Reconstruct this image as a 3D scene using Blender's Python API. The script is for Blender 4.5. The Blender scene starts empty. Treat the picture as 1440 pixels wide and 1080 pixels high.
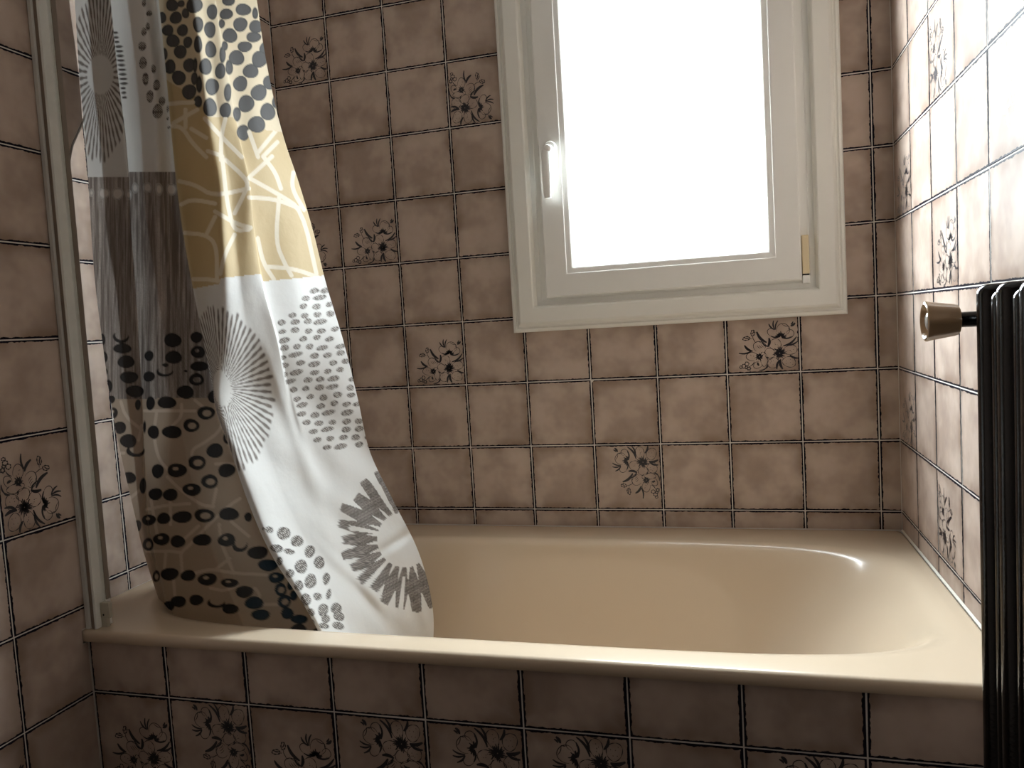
import bpy, bmesh, math, random
import numpy as np
from mathutils import Matrix, Vector

random.seed(7)
rng = np.random.default_rng(7)
SC = bpy.context.scene
COL = SC.collection
ZO = 0.60                      # height of the tile joint just above the bath rim

# ------------------------------------------------------------------ camera
F_PX, YAW, PITCH, ROLL = 1094.85, 0.2782, -0.0741, -0.0603
CAM = np.array([1.077, -1.7742, 0.4386 + ZO])
def cam_axes():
    cy, sy, cp, sp = math.cos(YAW), math.sin(YAW), math.cos(PITCH), math.sin(PITCH)
    cr, sr = math.cos(ROLL), math.sin(ROLL)
    fwd = np.array([-sy * cp, cy * cp, sp]); right = np.array([cy, sy, 0.0])
    up = np.cross(right, fwd)
    return right * cr + up * sr, -right * sr + up * cr, fwd
RIGHT, UP, FWD = cam_axes()
cd = bpy.data.cameras.new('camera')
cd.sensor_fit = 'HORIZONTAL'; cd.sensor_width = 36.0
cd.lens = F_PX / 1440 * 36.0
cd.clip_start = 0.02
cam = bpy.data.objects.new('camera', cd); COL.objects.link(cam)
M = Matrix.Identity(4)
for r in range(3):
    M[r][0] = RIGHT[r]; M[r][1] = UP[r]; M[r][2] = -FWD[r]; M[r][3] = CAM[r]
cam.matrix_world = M
SC.camera = cam

# ------------------------------------------------------------------ light
w = bpy.data.worlds.new('overcast_sky'); SC.world = w
w.use_nodes = True
wt = w.node_tree
bg = wt.nodes['Background']
# a standard overcast sky, three times as bright overhead as at the horizon, over duller ground
tcw = wt.nodes.new('ShaderNodeTexCoord'); spw = wt.nodes.new('ShaderNodeSeparateXYZ')
wt.links.new(tcw.outputs['Generated'], spw.inputs[0])
rmp = wt.nodes.new('ShaderNodeValToRGB')
rmp.color_ramp.elements[0].position = 0.485; rmp.color_ramp.elements[0].color = (0.11, 0.11, 0.105, 1)
rmp.color_ramp.elements[1].position = 0.51; rmp.color_ramp.elements[1].color = (0.30, 0.325, 0.345, 1)
e = rmp.color_ramp.elements.new(1.0); e.color = (0.86, 0.94, 1.0, 1)
mpw = wt.nodes.new('ShaderNodeMath'); mpw.operation = 'MULTIPLY_ADD'; mpw.inputs[1].default_value = 0.5; mpw.inputs[2].default_value = 0.5
wt.links.new(spw.outputs[2], mpw.inputs[0]); wt.links.new(mpw.outputs[0], rmp.inputs[0])
wt.links.new(rmp.outputs[0], bg.inputs[0])
bg.inputs[1].default_value = 82.0
PANE = 9.5                    # radiance of the glow added to the pane in place of scattered daylight
pl = bpy.data.lights.new('window_portal', 'AREA')
pl.shape = 'RECTANGLE'; pl.size = 0.60; pl.size_y = 0.84
pl.cycles.is_portal = True
po = bpy.data.objects.new('window_portal', pl); COL.objects.link(po)
po.location = (0.947, 0.09, ZO + 0.885)
po.rotation_euler = (-math.pi / 2, 0, 0)      # faces -Y, into the room
SC.view_settings.view_transform = 'Standard'
SC.view_settings.look = 'None'
SC.view_settings.gamma = 1.0
SC.view_settings.use_curve_mapping = False
SC.view_settings.exposure = 1.42
SC.cycles.max_bounces = 16
SC.cycles.diffuse_bounces = 10
SC.cycles.glossy_bounces = 6
SC.cycles.transparent_max_bounces = 12

# ------------------------------------------------------------------ helpers
def lin(c):
    c = np.asarray(c, float) / 255.0
    return np.where(c <= 0.04045, c / 12.92, ((c + 0.055) / 1.055) ** 2.4)
def lin4(c): return tuple(lin(c)) + (1.0,)

def mesh(name, verts, faces, smooth=False, uvs=None):
    me = bpy.data.meshes.new(name)
    me.from_pydata([tuple(map(float, v)) for v in verts], [], faces)
    if smooth:
        me.polygons.foreach_set('use_smooth', [True] * len(me.polygons))
    me.update()
    return me
def obj(name, me, mat=None, parent=None, loc=None):
    o = bpy.data.objects.new(name, me); COL.objects.link(o)
    if mat is not None and me is not None and not me.materials: me.materials.append(mat)
    if parent is not None: o.parent = parent
    if loc is not None: o.location = loc
    return o
def tag(o, label=None, cat=None, group=None, kind=None):
    if label: o['label'] = label
    if cat: o['category'] = cat
    if group: o['group'] = group
    if kind: o['kind'] = kind
    return o
def empty(name, loc=(0, 0, 0)):
    o = bpy.data.objects.new(name, None); COL.objects.link(o); o.location = loc
    o.empty_display_size = 0.05
    return o
class MB:
    def __init__(s): s.v = []; s.f = []
    def add(s, verts, faces):
        n = len(s.v); s.v += [tuple(v) for v in verts]; s.f += [tuple(i + n for i in f) for f in faces]
    def box(s, x0, x1, y0, y1, z0, z1):
        s.add([(x0,y0,z0),(x1,y0,z0),(x1,y1,z0),(x0,y1,z0),(x0,y0,z1),(x1,y0,z1),(x1,y1,z1),(x0,y1,z1)],
              [(0,3,2,1),(4,5,6,7),(0,1,5,4),(1,2,6,5),(2,3,7,6),(3,0,4,7)])
    def build(s, name, mat, parent=None, smooth=False, bevel=0.0, seg=2):
        me = bpy.data.meshes.new(name)
        bm = bmesh.new()
        vs = [bm.verts.new(v) for v in s.v]
        for f in s.f:
            try: bm.faces.new([vs[i] for i in f])
            except ValueError: pass
        bmesh.ops.recalc_face_normals(bm, faces=bm.faces)
        if bevel > 0:
            bmesh.ops.bevel(bm, geom=list(bm.edges), offset=bevel, segments=seg, affect='EDGES', profile=0.5)
        bm.to_mesh(me); bm.free()
        if smooth:
            me.polygons.foreach_set('use_smooth', [True] * len(me.polygons))
            me.set_sharp_from_angle(angle=math.radians(38))
        return obj(name, me, mat, parent)
def lathe(profile, axis_o, axis_d, n=32):
    """profile (t along axis, radius) -> verts, faces"""
    d = Vector(axis_d).normalized(); a = d.orthogonal().normalized(); b = d.cross(a)
    vs, fs = [], []
    for t, r in profile:
        for k in range(n):
            th = 2 * math.pi * k / n
            vs.append(Vector(axis_o) + d * t + (a * math.cos(th) + b * math.sin(th)) * r)
    for i in range(len(profile) - 1):
        for k in range(n):
            k2 = (k + 1) % n
            fs.append((i * n + k, i * n + k2, (i + 1) * n + k2, (i + 1) * n + k))
    fs.append(tuple(range(n - 1, -1, -1)))
    m = (len(profile) - 1) * n
    fs.append(tuple(range(m, m + n)))
    return vs, fs
def ray_on_y(x, y, Y):
    """point of the plane Y=const seen at photo position (x, y); used once to take measurements over"""
    x = np.asarray(x, float); y = np.asarray(y, float); Y = np.asarray(Y, float)
    a = (x - 720) / F_PX; b = -(y - 540) / F_PX
    d = a[..., None] * RIGHT + b[..., None] * UP + FWD
    t = (Y - CAM[1]) / d[..., 1]
    return CAM + d * t[..., None]

# ------------------------------------------------------------------ materials
def new_mat(name):
    m = bpy.data.materials.new(name); m.use_nodes = True
    nt = m.node_tree
    b = nt.nodes['Principled BSDF']
    return m, nt, b
def N(nt, t, **kw):
    n = nt.nodes.new(t)
    for k, v in kw.items(): setattr(n, k, v)
    return n
def math_n(nt, op, a, b=None, c=None, clamp=False):
    n = N(nt, 'ShaderNodeMath', operation=op); n.use_clamp = clamp
    for i, v in enumerate((a, b, c)):
        if v is None: continue
        if isinstance(v, (int, float)): n.inputs[i].default_value = v
        else: nt.links.new(v, n.inputs[i])
    return n.outputs[0]
def mixc(nt, fac, a, b):
    n = N(nt, 'ShaderNodeMix', data_type='RGBA')
    for i, v in ((0, fac), (6, a), (7, b)):
        if isinstance(v, (int, float)): n.inputs[i].default_value = v
        elif isinstance(v, tuple): n.inputs[i].default_value = v
        else: nt.links.new(v, n.inputs[i])
    return n.outputs[2]
def maprange(nt, v, a, b, c=0.0, d=1.0, smooth=True):
    n = N(nt, 'ShaderNodeMapRange'); n.interpolation_type = 'SMOOTHSTEP' if smooth else 'LINEAR'
    nt.links.new(v, n.inputs[0])
    for i, x in enumerate((a, b, c, d)): n.inputs[i + 1].default_value = x
    return n.outputs[0]

def make_tile_mat():
    m, nt, b = new_mat('glazed_brown_tile')
    L = nt.links
    uv = N(nt, 'ShaderNodeUVMap'); uv.uv_map = 'tile'
    sep = N(nt, 'ShaderNodeSeparateXYZ'); L.new(uv.outputs[0], sep.inputs[0])
    u, v = sep.outputs[0], sep.outputs[1]
    d = math_n(nt, 'MINIMUM', math_n(nt, 'MINIMUM', u, math_n(nt, 'SUBTRACT', 1.0, u)),
               math_n(nt, 'MINIMUM', v, math_n(nt, 'SUBTRACT', 1.0, v)))
    oi = N(nt, 'ShaderNodeObjectInfo')
    rnd = oi.outputs['Random']
    off = math_n(nt, 'MULTIPLY', rnd, 137.0)
    def noise(scale, detail, rough=0.5, wadd=0.0):
        n = N(nt, 'ShaderNodeTexNoise', noise_dimensions='4D')
        n.inputs['Scale'].default_value = scale; n.inputs['Detail'].default_value = detail
        n.inputs['Roughness'].default_value = rough
        L.new(uv.outputs[0], n.inputs['Vector'])
        L.new(math_n(nt, 'ADD', off, wadd), n.inputs['W'])
        return n.outputs['Fac']
    cloud = noise(1.7, 3.0, 0.55)
    fine = noise(7.0, 4.0, 0.6, 3.3)
    rag = noise(16.0, 2.0, 0.6, 9.1)
    base = mixc(nt, maprange(nt, cloud, 0.36, 0.66), lin4(TILE_DARK), lin4(TILE_LIGHT))
    base = mixc(nt, maprange(nt, fine, 0.25, 0.8, 0.0, 0.35), base, lin4(TILE_WARM))
    # the printed brown shading that runs in from the tile's own border
    edge = math_n(nt, 'MULTIPLY', maprange(nt, d, 0.0, 0.17, 1.0, 0.0), maprange(nt, cloud, 0.3, 0.62, 1.0, 0.25))
    base = mixc(nt, math_n(nt, 'MULTIPLY', edge, 0.75), base, lin4(TILE_EDGE))
    thr = math_n(nt, 'ADD', 0.0180, math_n(nt, 'MULTIPLY', math_n(nt, 'SUBTRACT', rag, 0.45), 0.042))
    line = math_n(nt, 'MULTIPLY_ADD', math_n(nt, 'SUBTRACT', thr, d), 260.0, 0.5, clamp=True)
    base = mixc(nt, line, base, lin4((26, 24, 34)))
    L.new(base, b.inputs['Base Color'])
    b.inputs['Roughness'].default_value = 0.38
    b.inputs['Specular IOR Level'].default_value = 0.025
    geo = N(nt, 'ShaderNodeTexNoise'); geo.inputs['Scale'].default_value = 70.0; geo.inputs['Detail'].default_value = 2.0
    tc = N(nt, 'ShaderNodeTexCoord'); L.new(tc.outputs['Object'], geo.inputs['Vector'])
    bp = N(nt, 'ShaderNodeBump'); bp.inputs['Strength'].default_value = 0.12; bp.inputs['Distance'].default_value = 0.002
    L.new(geo.outputs['Fac'], bp.inputs['Height']); L.new(bp.outputs[0], b.inputs['Normal'])
    return m
TILE_LIGHT = (194, 177, 165)
TILE_DARK = (164, 146, 135)
TILE_WARM = (185, 164, 146)
TILE_EDGE = (130, 108, 92)

def plain(name, col, rough=0.5, spec=0.5, metal=0.0, bump=0.0, bscale=60.0, var=0.0, vscale=8.0, coat=0.0):
    m, nt, b = new_mat(name)
    b.inputs['Roughness'].default_value = rough
    b.inputs['Specular IOR Level'].default_value = spec
    b.inputs['Metallic'].default_value = metal
    b.inputs['Coat Weight'].default_value = coat
    tc = N(nt, 'ShaderNodeTexCoord')
    n = N(nt, 'ShaderNodeTexNoise'); n.inputs['Scale'].default_value = vscale; n.inputs['Detail'].default_value = 4
    nt.links.new(tc.outputs['Object'], n.inputs['Vector'])
    dark = tuple(max(0, c * (1 - var)) for c in col)
    nt.links.new(mixc(nt, n.outputs['Fac'], lin4(dark), lin4(col)), b.inputs['Base Color'])
    if bump > 0:
        n2 = N(nt, 'ShaderNodeTexNoise'); n2.inputs['Scale'].default_value = bscale
        nt.links.new(tc.outputs['Object'], n2.inputs['Vector'])
        bp = N(nt, 'ShaderNodeBump'); bp.inputs['Strength'].default_value = bump; bp.inputs['Distance'].default_value = 0.002
        nt.links.new(n2.outputs['Fac'], bp.inputs['Height']); nt.links.new(bp.outputs[0], b.inputs['Normal'])
    return m
M_TILE = make_tile_mat()
M_GROUT = plain('cream_grout', (226, 220, 212), 0.8, 0.3, var=0.12, vscale=25)
M_PRINT = plain('dark_flower_print', (34, 31, 38), 0.3, 0.5)
M_PLASTER = plain('white_plaster', (236, 232, 224), 0.8, 0.3, var=0.03)
M_FLOOR = plain('floor_tile_brown', (104, 90, 79), 0.4, 0.5, var=0.25, vscale=5)
M_TUB = plain('biscuit_enamel', (208, 189, 165), 0.25, 0.5, var=0.02, coat=0.25)
M_PVC = plain('white_window_pvc', (242, 242, 238), 0.32, 0.5, var=0.03, vscale=6)
M_CASING = plain('cream_white_painted_casing', (240, 239, 232), 0.38, 0.5, var=0.05, vscale=5, bump=0.04)
M_ALU = plain('aluminium_profile', (242, 242, 236), 0.36, 0.6, metal=0.0, var=0.1, vscale=30)
M_ALU_IN = plain('reflection_brown', (150, 138, 126), 0.45, 0.5, metal=0.15)  # brown mirror reflection on the profile, put into the colour
M_CLIP = plain('ivory_plastic_clip', (196, 190, 172), 0.5, 0.4, var=0.1, vscale=60)
M_BLACK = plain('black_radiator_enamel', (4, 4, 5), 0.16, 0.5, bump=0.10, bscale=260)
M_KNOB = plain('tan_plastic', (196, 164, 128), 0.22, 0.5, coat=0.3)
M_KNOBCAP = plain('chrome_cap', (225, 222, 215), 0.2, 0.5, metal=0.6)
M_HINGE = plain('yellowed_ivory_plastic', (224, 208, 172), 0.4, 0.5)
M_SEAL = plain('white_silicone', (232, 228, 216), 0.35, 0.5)
M_CHROME = plain('chrome', (210, 210, 212), 0.15, 0.5, metal=1.0)
M_RUBBER = plain('black_gasket', (24, 24, 26), 0.6, 0.3)

def make_glass():
    """satin privacy glass: half of the daylight comes straight through, half is an even glow added in place of scattering"""
    m, nt, b = new_mat('satin_glowing_glass')
    L = nt.links
    tr = N(nt, 'ShaderNodeBsdfTransparent'); tr.inputs[0].default_value = (0.97, 0.99, 0.985, 1)
    em = N(nt, 'ShaderNodeEmission'); em.inputs[0].default_value = (0.86, 0.94, 1.0, 1); em.inputs[1].default_value = PANE
    mx = N(nt, 'ShaderNodeMixShader'); mx.inputs[0].default_value = 0.5
    L.new(tr.outputs[0], mx.inputs[1]); L.new(em.outputs[0], mx.inputs[2]); L.new(mx.outputs[0], nt.nodes['Material Output'].inputs[0])
    return m
M_GLASS = make_glass()

# ------------------------------------------------------------------ tiles
P = 0.152; GAP = 0.0020; TH = 0.007; REC = 0.0005
_tile_cache = {}
def tile_mesh(poly, off, chamfer=0.0006):
    """poly: local 2D outline (counter-clockwise); off: local position of the uncut tile's lower left corner"""
    key = tuple((round(a, 5), round(b, 5)) for a, b in poly) + (round(off[0], 5), round(off[1], 5))
    if key in _tile_cache: return _tile_cache[key]
    n = len(poly)
    p2 = [Vector(p) for p in poly]
    inner = []
    for i in range(n):
        a, b, c = p2[i - 1], p2[i], p2[(i + 1) % n]
        d1 = (b - a).normalized(); d2 = (c - b).normalized()
        n1 = Vector((-d1.y, d1.x)); n2 = Vector((-d2.y, d2.x))
        k = max(0.3, 1 + n1.dot(n2))
        inner.append(b + (n1 + n2) / k * chamfer)
    vs = [(p.x, p.y, 0.0) for p in inner] + [(p.x, p.y, -chamfer * 0.8) for p in p2] + [(p.x, p.y, -TH) for p in p2]
    fs = [tuple(range(n))]
    for i in range(n):
        j = (i + 1) % n
        fs.append((i, i + n, j + n, j)); fs.append((i + n, i + 2 * n, j + 2 * n, j + n))
    me = bpy.data.meshes.new('tile')
    me.from_pydata(vs, [], fs)
    uvl = me.uv_layers.new(name='tile')
    for l in me.loops:
        x, y, z = vs[l.vertex_index]
        uvl.data[l.index].uv = ((x - off[0]) / (P - GAP), (y - off[1]) / (P - GAP))
    me.materials.append(M_TILE)
    me.update()
    _tile_cache[key] = me
    return me

FRAMES = {  # wall face -> (origin, u axis, v axis); outward normal = u x v
    'back': ((0, 0, ZO), (1, 0, 0), (0, 0, 1)),
    'front': ((0, -0.732, ZO), (1, 0, 0), (0, 0, 1)),
    'left': ((0, 0, ZO), (0, 1, 0), (0, 0, 1)),          # u = Y
    'niche': ((-0.094, 0, ZO), (0, 1, 0), (0, 0, 1)),
    'right': ((1.408, 0, ZO), (0, -1, 0), (0, 0, 1)),    # u = -Y
}
def place_tile(parent, face, poly, cell):
    """poly in wall (u, v) metres, cell = (u, v) of the uncut cell's lower left corner"""
    o, ua, va = [Vector(a) for a in FRAMES[face]]
    us = [p[0] for p in poly]; vs = [p[1] for p in poly]
    cu, cv = (min(us) + max(us)) / 2, (min(vs) + max(vs)) / 2
    # the smallest tilt and lift, as hand-laid tiles have
    loc = [(a - cu, b - cv) for a, b in poly]
    me = tile_mesh(loc, (cell[0] + GAP / 2 - cu, cell[1] + GAP / 2 - cv))
    t = obj('tile', me, None, parent)
    na = ua.cross(va)
    if face == 'left' or face == 'niche': na = Vector((1, 0, 0))
    R = Matrix((ua, va, na)).transposed()
    tilt = Matrix.Rotation(random.uniform(-0.004, 0.004), 3, 'X') @ Matrix.Rotation(random.uniform(-0.004, 0.004), 3, 'Y')
    t.matrix_world = Matrix.Translation(o + ua * cu + va * cv) @ (R @ tilt).to_4x4()
    t.parent = parent
    return t
def rect(u0, u1, v0, v1): return [(u0, v0), (u1, v0), (u1, v1), (u0, v1)]
def grid(ub, vb):
    """joint positions -> list of (iu, iv, u0, u1, v0, v1, cellu, cellv), gaps taken off"""
    out = []
    for i in range(len(ub) - 1):
        for j in range(len(vb) - 1):
            u0, u1, v0, v1 = ub[i], ub[i + 1], vb[j], vb[j + 1]
            g = GAP / 2
            cu = u0 if (u1 - u0) > P - 1e-4 or i > 0 else u1 - P
            cv = v0 if (v1 - v0) > P - 1e-4 or j > 0 else v1 - P
            out.append((i, j, u0 + g, u1 - g, v0 + g, v1 - g, cu, cv))
    return out

# ---- the flower print, drawn as flat strokes
FU = lambda x: (x - 30) / 905.0 * 0.150 - 0.075
FV = lambda y: (838 - y) / 905.0 * 0.150 - 0.075
def flower_mesh():
    vs, fs = [], []
    def ribbon(pts, wd, taper=True, closed=False):
        p = [Vector((FU(x), FV(y))) for x, y in pts]
        n = len(p); b0 = len(vs)
        for i in range(n):
            a = p[i - 1] if (i > 0 or closed) else p[i]
            c = p[(i + 1) % n] if (i < n - 1 or closed) else p[i]
            d = (c - a).normalized() if (c - a).length > 1e-9 else Vector((1, 0))
            nn = Vector((-d.y, d.x))
            k = wd / 905 * 0.15 / 2
            if taper and not closed: k *= 0.35 + 0.65 * math.sin(math.pi * (i + 0.4) / (n - 0.2))
            if closed: k *= 0.75 + 0.45 * math.sin(i * 1.7 + b0)
            vs.append(p[i] + nn * k); vs.append(p[i] - nn * k)
        for i in range(n if closed else n - 1):
            j = (i + 1) % n
            fs.append((b0 + 2 * i, b0 + 2 * i + 1, b0 + 2 * j + 1, b0 + 2 * j))
    def ell(cx, cy, rx, ry, tilt=0, a0=0, a1=360, wd=8, n=22):
        t = math.radians(tilt); pts = []
        closed = a1 - a0 >= 360
        for i in range(n if closed else n + 1):
            a = math.radians(a0 + (a1 - a0) * i / n)
            wob = 1 + 0.04 * math.sin(3 * a + cx)
            x, y = rx * wob * math.cos(a), ry * wob * math.sin(a)
            pts.append((cx + x * math.cos(t) - y * math.sin(t), cy + x * math.sin(t) + y * math.cos(t)))
        ribbon(pts, wd, True, closed)
    def leaf(x0, y0, x1, y1, wd, bend=0.12):
        dx, dy = x1 - x0, y1 - y0
        pts = []
        for i in range(8):
            t = i / 7; b = bend * math.sin(math.pi * t)
            pts.append((x0 + dx * t - dy * b, y0 + dy * t + dx * b))
        ribbon(pts, wd)
    def rays(cx, cy, r0, r1, n, a0=0, a1=360, wd=7, seed=1):
        rr = random.Random(seed)
        for i in range(n):
            a = math.radians(a0 + (a1 - a0) * (i + rr.random() * 0.6) / n); q = r0 + (r1 - r0) * (0.55 + 0.45 * rr.random())
            leaf(cx + r0 * math.cos(a), cy + r0 * math.sin(a), cx + q * math.cos(a), cy + q * math.sin(a), wd, 0.04)
    # big flower
    ell(640, 475, 74, 72); ell(822, 556, 88, 60, -8); ell(804, 712, 84, 68, 20); ell(610, 716, 74, 70); ell(568, 592, 62, 74)
    rays(690, 592, 8, 92, 26, wd=13, seed=2); rays(690, 592, 5, 45, 16, wd=16, seed=3)
    # left flower
    ell(345, 622, 72, 56, 10, 60, 330); ell(492, 662, 44, 96, -4); ell(415, 735, 58, 42, -20, 20, 300)
    ell(442, 492, 78, 66, 0, 120, 400); rays(440, 628, 5, 60, 18, wd=13, seed=4)
    for k in range(5): leaf(415 + 24 * k, 478 - 6 * k, 455 + 24 * k, 520 - 6 * k, 6)
    leaf(415, 700, 430, 745, 26)
    # top flower
    ell(742, 288, 82, 78, 0, -200, 70); ell(600, 312, 52, 50, 0, 110, 330); ell(828, 342, 48, 46, -20, -150, 120)
    rays(710, 378, 5, 75, 18, -200, 20, 14, 5); leaf(585, 362, 700, 380, 18); leaf(720, 392, 858, 384, 20)
    # leaves, buds, berries
    for a in ((415, 298, 535, 445, 36), (545, 505, 565, 388, 34), (470, 420, 545, 500, 18), (738, 500, 905, 388, 26), (775, 492, 917, 448, 24), (815, 622, 917, 668, 28),
              (180, 570, 345, 545, 22), (255, 468, 355, 552, 32), (568, 203, 640, 285, 20), (630, 165, 642, 280, 20), (684, 168, 652, 285, 18),
              (700, 672, 722, 802, 34), (692, 680, 650, 800, 28), (428, 806, 522, 776, 16), (505, 790, 540, 730, 22), (836, 246, 892, 208, 30), (838, 226, 868, 190, 18),
              (318, 745, 372, 690, 12), (560, 655, 520, 640, 14), (730, 215, 820, 250, 8), (820, 250, 820, 300, 8)):
        leaf(*a)
    ell(282, 380, 44, 24, -8, wd=14); leaf(255, 368, 320, 372, 14); leaf(325, 385, 350, 382, 7)
    ell(366, 312, 24, 38, 10, wd=14); leaf(352, 330, 378, 282, 12)
    ribbon([(364, 348), (366, 385), (382, 415), (395, 440)], 9); ribbon([(395, 440), (430, 425), (470, 450)], 8)
    ell(278, 714, 24, 26, wd=13); ell(238, 744, 22, 28, wd=14); ell(200, 756, 14, 20, wd=12); ell(300, 776, 22, 20, wd=20); ell(268, 762, 14, 18, wd=14)
    rr = random.Random(11)
    for cx, cy, r in ((822, 556, 45), (804, 712, 45), (610, 716, 40), (640, 470, 35), (345, 622, 35)):
        for k in range(5):
            x, y = cx + rr.uniform(-r, r), cy + rr.uniform(-r, r) * 0.8
            ribbon([(x - 4, y), (x, y + 1), (x + 4, y - 1)], 7)
    me = mesh('flower_print', [(v.x, v.y, 0) for v in vs], fs)
    me.materials.append(M_PRINT)
    return me
FLOWER = flower_mesh()
def add_flower(tile, k):
    """k quarter turns counter-clockwise"""
    f = obj('flower_print', FLOWER, None, tile)
    R = Matrix.Translation((0, 0, 0.00018)) @ Matrix.Rotation(k * math.pi / 2, 4, 'Z')
    f.matrix_parent_inverse = Matrix.Identity(4); f.matrix_basis = R
    return f

# ------------------------------------------------------------------ the room shell
XR = 1.408; YF = -2.30; HC = 2.50
RIM_F, RIM_B = -0.0325, -0.0405          # bath rim height at the front and at the back (below joint level)
CAS = (0.586, 1.311, 0.422, 1.348)        # window casing, outer edges: x0 x1 z0 z1
HOLE = (0.625, 1.272, 0.462, 1.308)       # the opening in the wall
def floor_():
    m = MB(); m.box(-0.25, XR + 0.2, YF - 0.2, 0.25, -0.1, 0.0); return m.build('floor', M_FLOOR)
tag(floor_(), kind='structure')
m = MB(); m.box(-0.25, XR + 0.2, YF - 0.2, 0.25, HC, HC + 0.1); tag(m.build('ceiling', M_PLASTER), kind='structure')
m = MB(); m.box(-0.25, XR + 0.2, YF - 0.2, YF, 0, HC); tag(m.build('wall_front', M_FLOOR), kind='structure')

# back wall, with the window opening
m = MB()
y0, y1 = REC, 0.09
hx0, hx1, hz0, hz1 = HOLE[0], HOLE[1], HOLE[2] + ZO, HOLE[3] + ZO
m.box(-0.25, hx0, y0, y1, 0, HC); m.box(hx1, XR + 0.2, y0, y1, 0, HC)
m.box(hx0, hx1, y0, y1, 0, hz0); m.box(hx0, hx1, y0, y1, hz1, HC)
wall_back = tag(m.build('wall_back', M_GROUT), kind='structure')
ub = [0.0] + [P * i for i in range(1, 10)] + [XR]
vb = [RIM_B] + [P * j for j in range(0, 13)]
vb[-1] = HC - ZO
H = (0.604, 1.293, 0.4562, 1.328)
flowers_back = {(0, 8): 0, (3, 7): 3, (1, 5): 0, (2, 3): 0, (7, 3): 0, (5, 1): 1, (8, 9): 1, (2, 10): 3, (0, 5): 3}   # (column, row above the rim)
for i, j, u0, u1, v0, v1, cu, cv in grid(ub, vb):
    if i == 9: cu = 9 * P
    if j == 0: cv = v1 + GAP / 2 - P
    ou0, ou1, ov0, ov1 = max(u0, H[0]), min(u1, H[1]), max(v0, H[2]), min(v1, H[3])
    poly = rect(u0, u1, v0, v1)
    if ou0 < ou1 and ov0 < ov1:
        fu = ou0 <= u0 + 1e-6 and ou1 >= u1 - 1e-6; fv = ov0 <= v0 + 1e-6 and ov1 >= v1 - 1e-6
        if fu and fv: continue
        if fu: poly = rect(u0, u1, v0, ov0) if ov0 > v0 else rect(u0, u1, ov1, v1)
        elif fv: poly = rect(u0, ou0, v0, v1) if ou0 > u0 else rect(ou1, u1, v0, v1)
        else:
            lo_u, lo_v = ou0 > u0, ov0 > v0
            if lo_u and lo_v: poly = [(u0, v0), (u1, v0), (u1, ov0), (ou0, ov0), (ou0, v1), (u0, v1)]
            elif lo_v: poly = [(u0, v0), (u1, v0), (u1, v1), (ou1, v1), (ou1, ov0), (u0, ov0)]
            elif lo_u: poly = [(u0, v0), (ou0, v0), (ou0, ov1), (u1, ov1), (u1, v1), (u0, v1)]
            else: poly = [(ou1, v0), (u1, v0), (u1, v1), (u0, v1), (u0, ov1), (ou1, ov1)]
    pu = [p[0] for p in poly]; pv = [p[1] for p in poly]
    if max(pu) - min(pu) < 0.006 or max(pv) - min(pv) < 0.006: continue
    t = place_tile(wall_back, 'back', poly, (cu, cv))
    if (i, j) in flowers_back and len(poly) == 4 and (max(pu) - min(pu)) > 0.14 and (max(pv) - min(pv)) > 0.14:
        add_flower(t, flowers_back[(i, j)])

# right wall
m = MB(); m.box(XR + REC, XR + 0.2, YF - 0.2, 0.25, 0, HC)
wall_right = tag(m.build('wall_right', M_GROUT), kind='structure')
ubr = [0.0] + [0.150 + P * k for k in range(0, 15)]
ubr[-1] = -YF
def rim_at(y): return RIM_F + (RIM_B - RIM_F) * (y + 0.74) / 0.74
fl_right = {(0, 5): 0, (2, 6): 3, (4, 5): 1, (2, 4): 0, (0, 2): 0, (2, 1): 3, (4, 2): 1, (6, 4): 0, (3, 8): 1}   # columns from the corner, rows above the rim
def rows_full(zoff=0.0):
    r = [-ZO + 0.0] + [zoff + P * k for k in range(-3, 13)]
    r[-1] = HC - ZO
    return r
for i, j, u0, u1, v0, v1, cu, cv in grid(ubr, rows_full()):
    r0 = RIM_B if u0 < 0.735 else None
    if i == 0: cu = u1 + GAP / 2 - P
    row = j - 3        # 0 = the cut row just above the rim
    poly = rect(u0, u1, v0, v1)
    if u1 < 0.74:
        if v1 < RIM_F + 0.004: continue
        z0 = rim_at(-u0) + 0.002; z1 = rim_at(-u1) + 0.002
        if v0 < z0: poly = [(u0, z0), (u1, z1), (u1, v1), (u0, v1)]
    elif u0 < 0.745 and v1 < RIM_F: poly = rect(max(u0, 0.747), u1, v0, v1)
    elif u0 < 0.745 and v0 < RIM_F: poly = [(u0, RIM_F + 0.002), (0.747, RIM_F + 0.002), (0.747, v0), (u1, v0), (u1, v1), (u0, v1)]
    t = place_tile(wall_right, 'right', poly, (cu, cv))
    if (i, row) in fl_right and len(poly) == 4: add_flower(t, fl_right[(i, row)])

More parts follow.
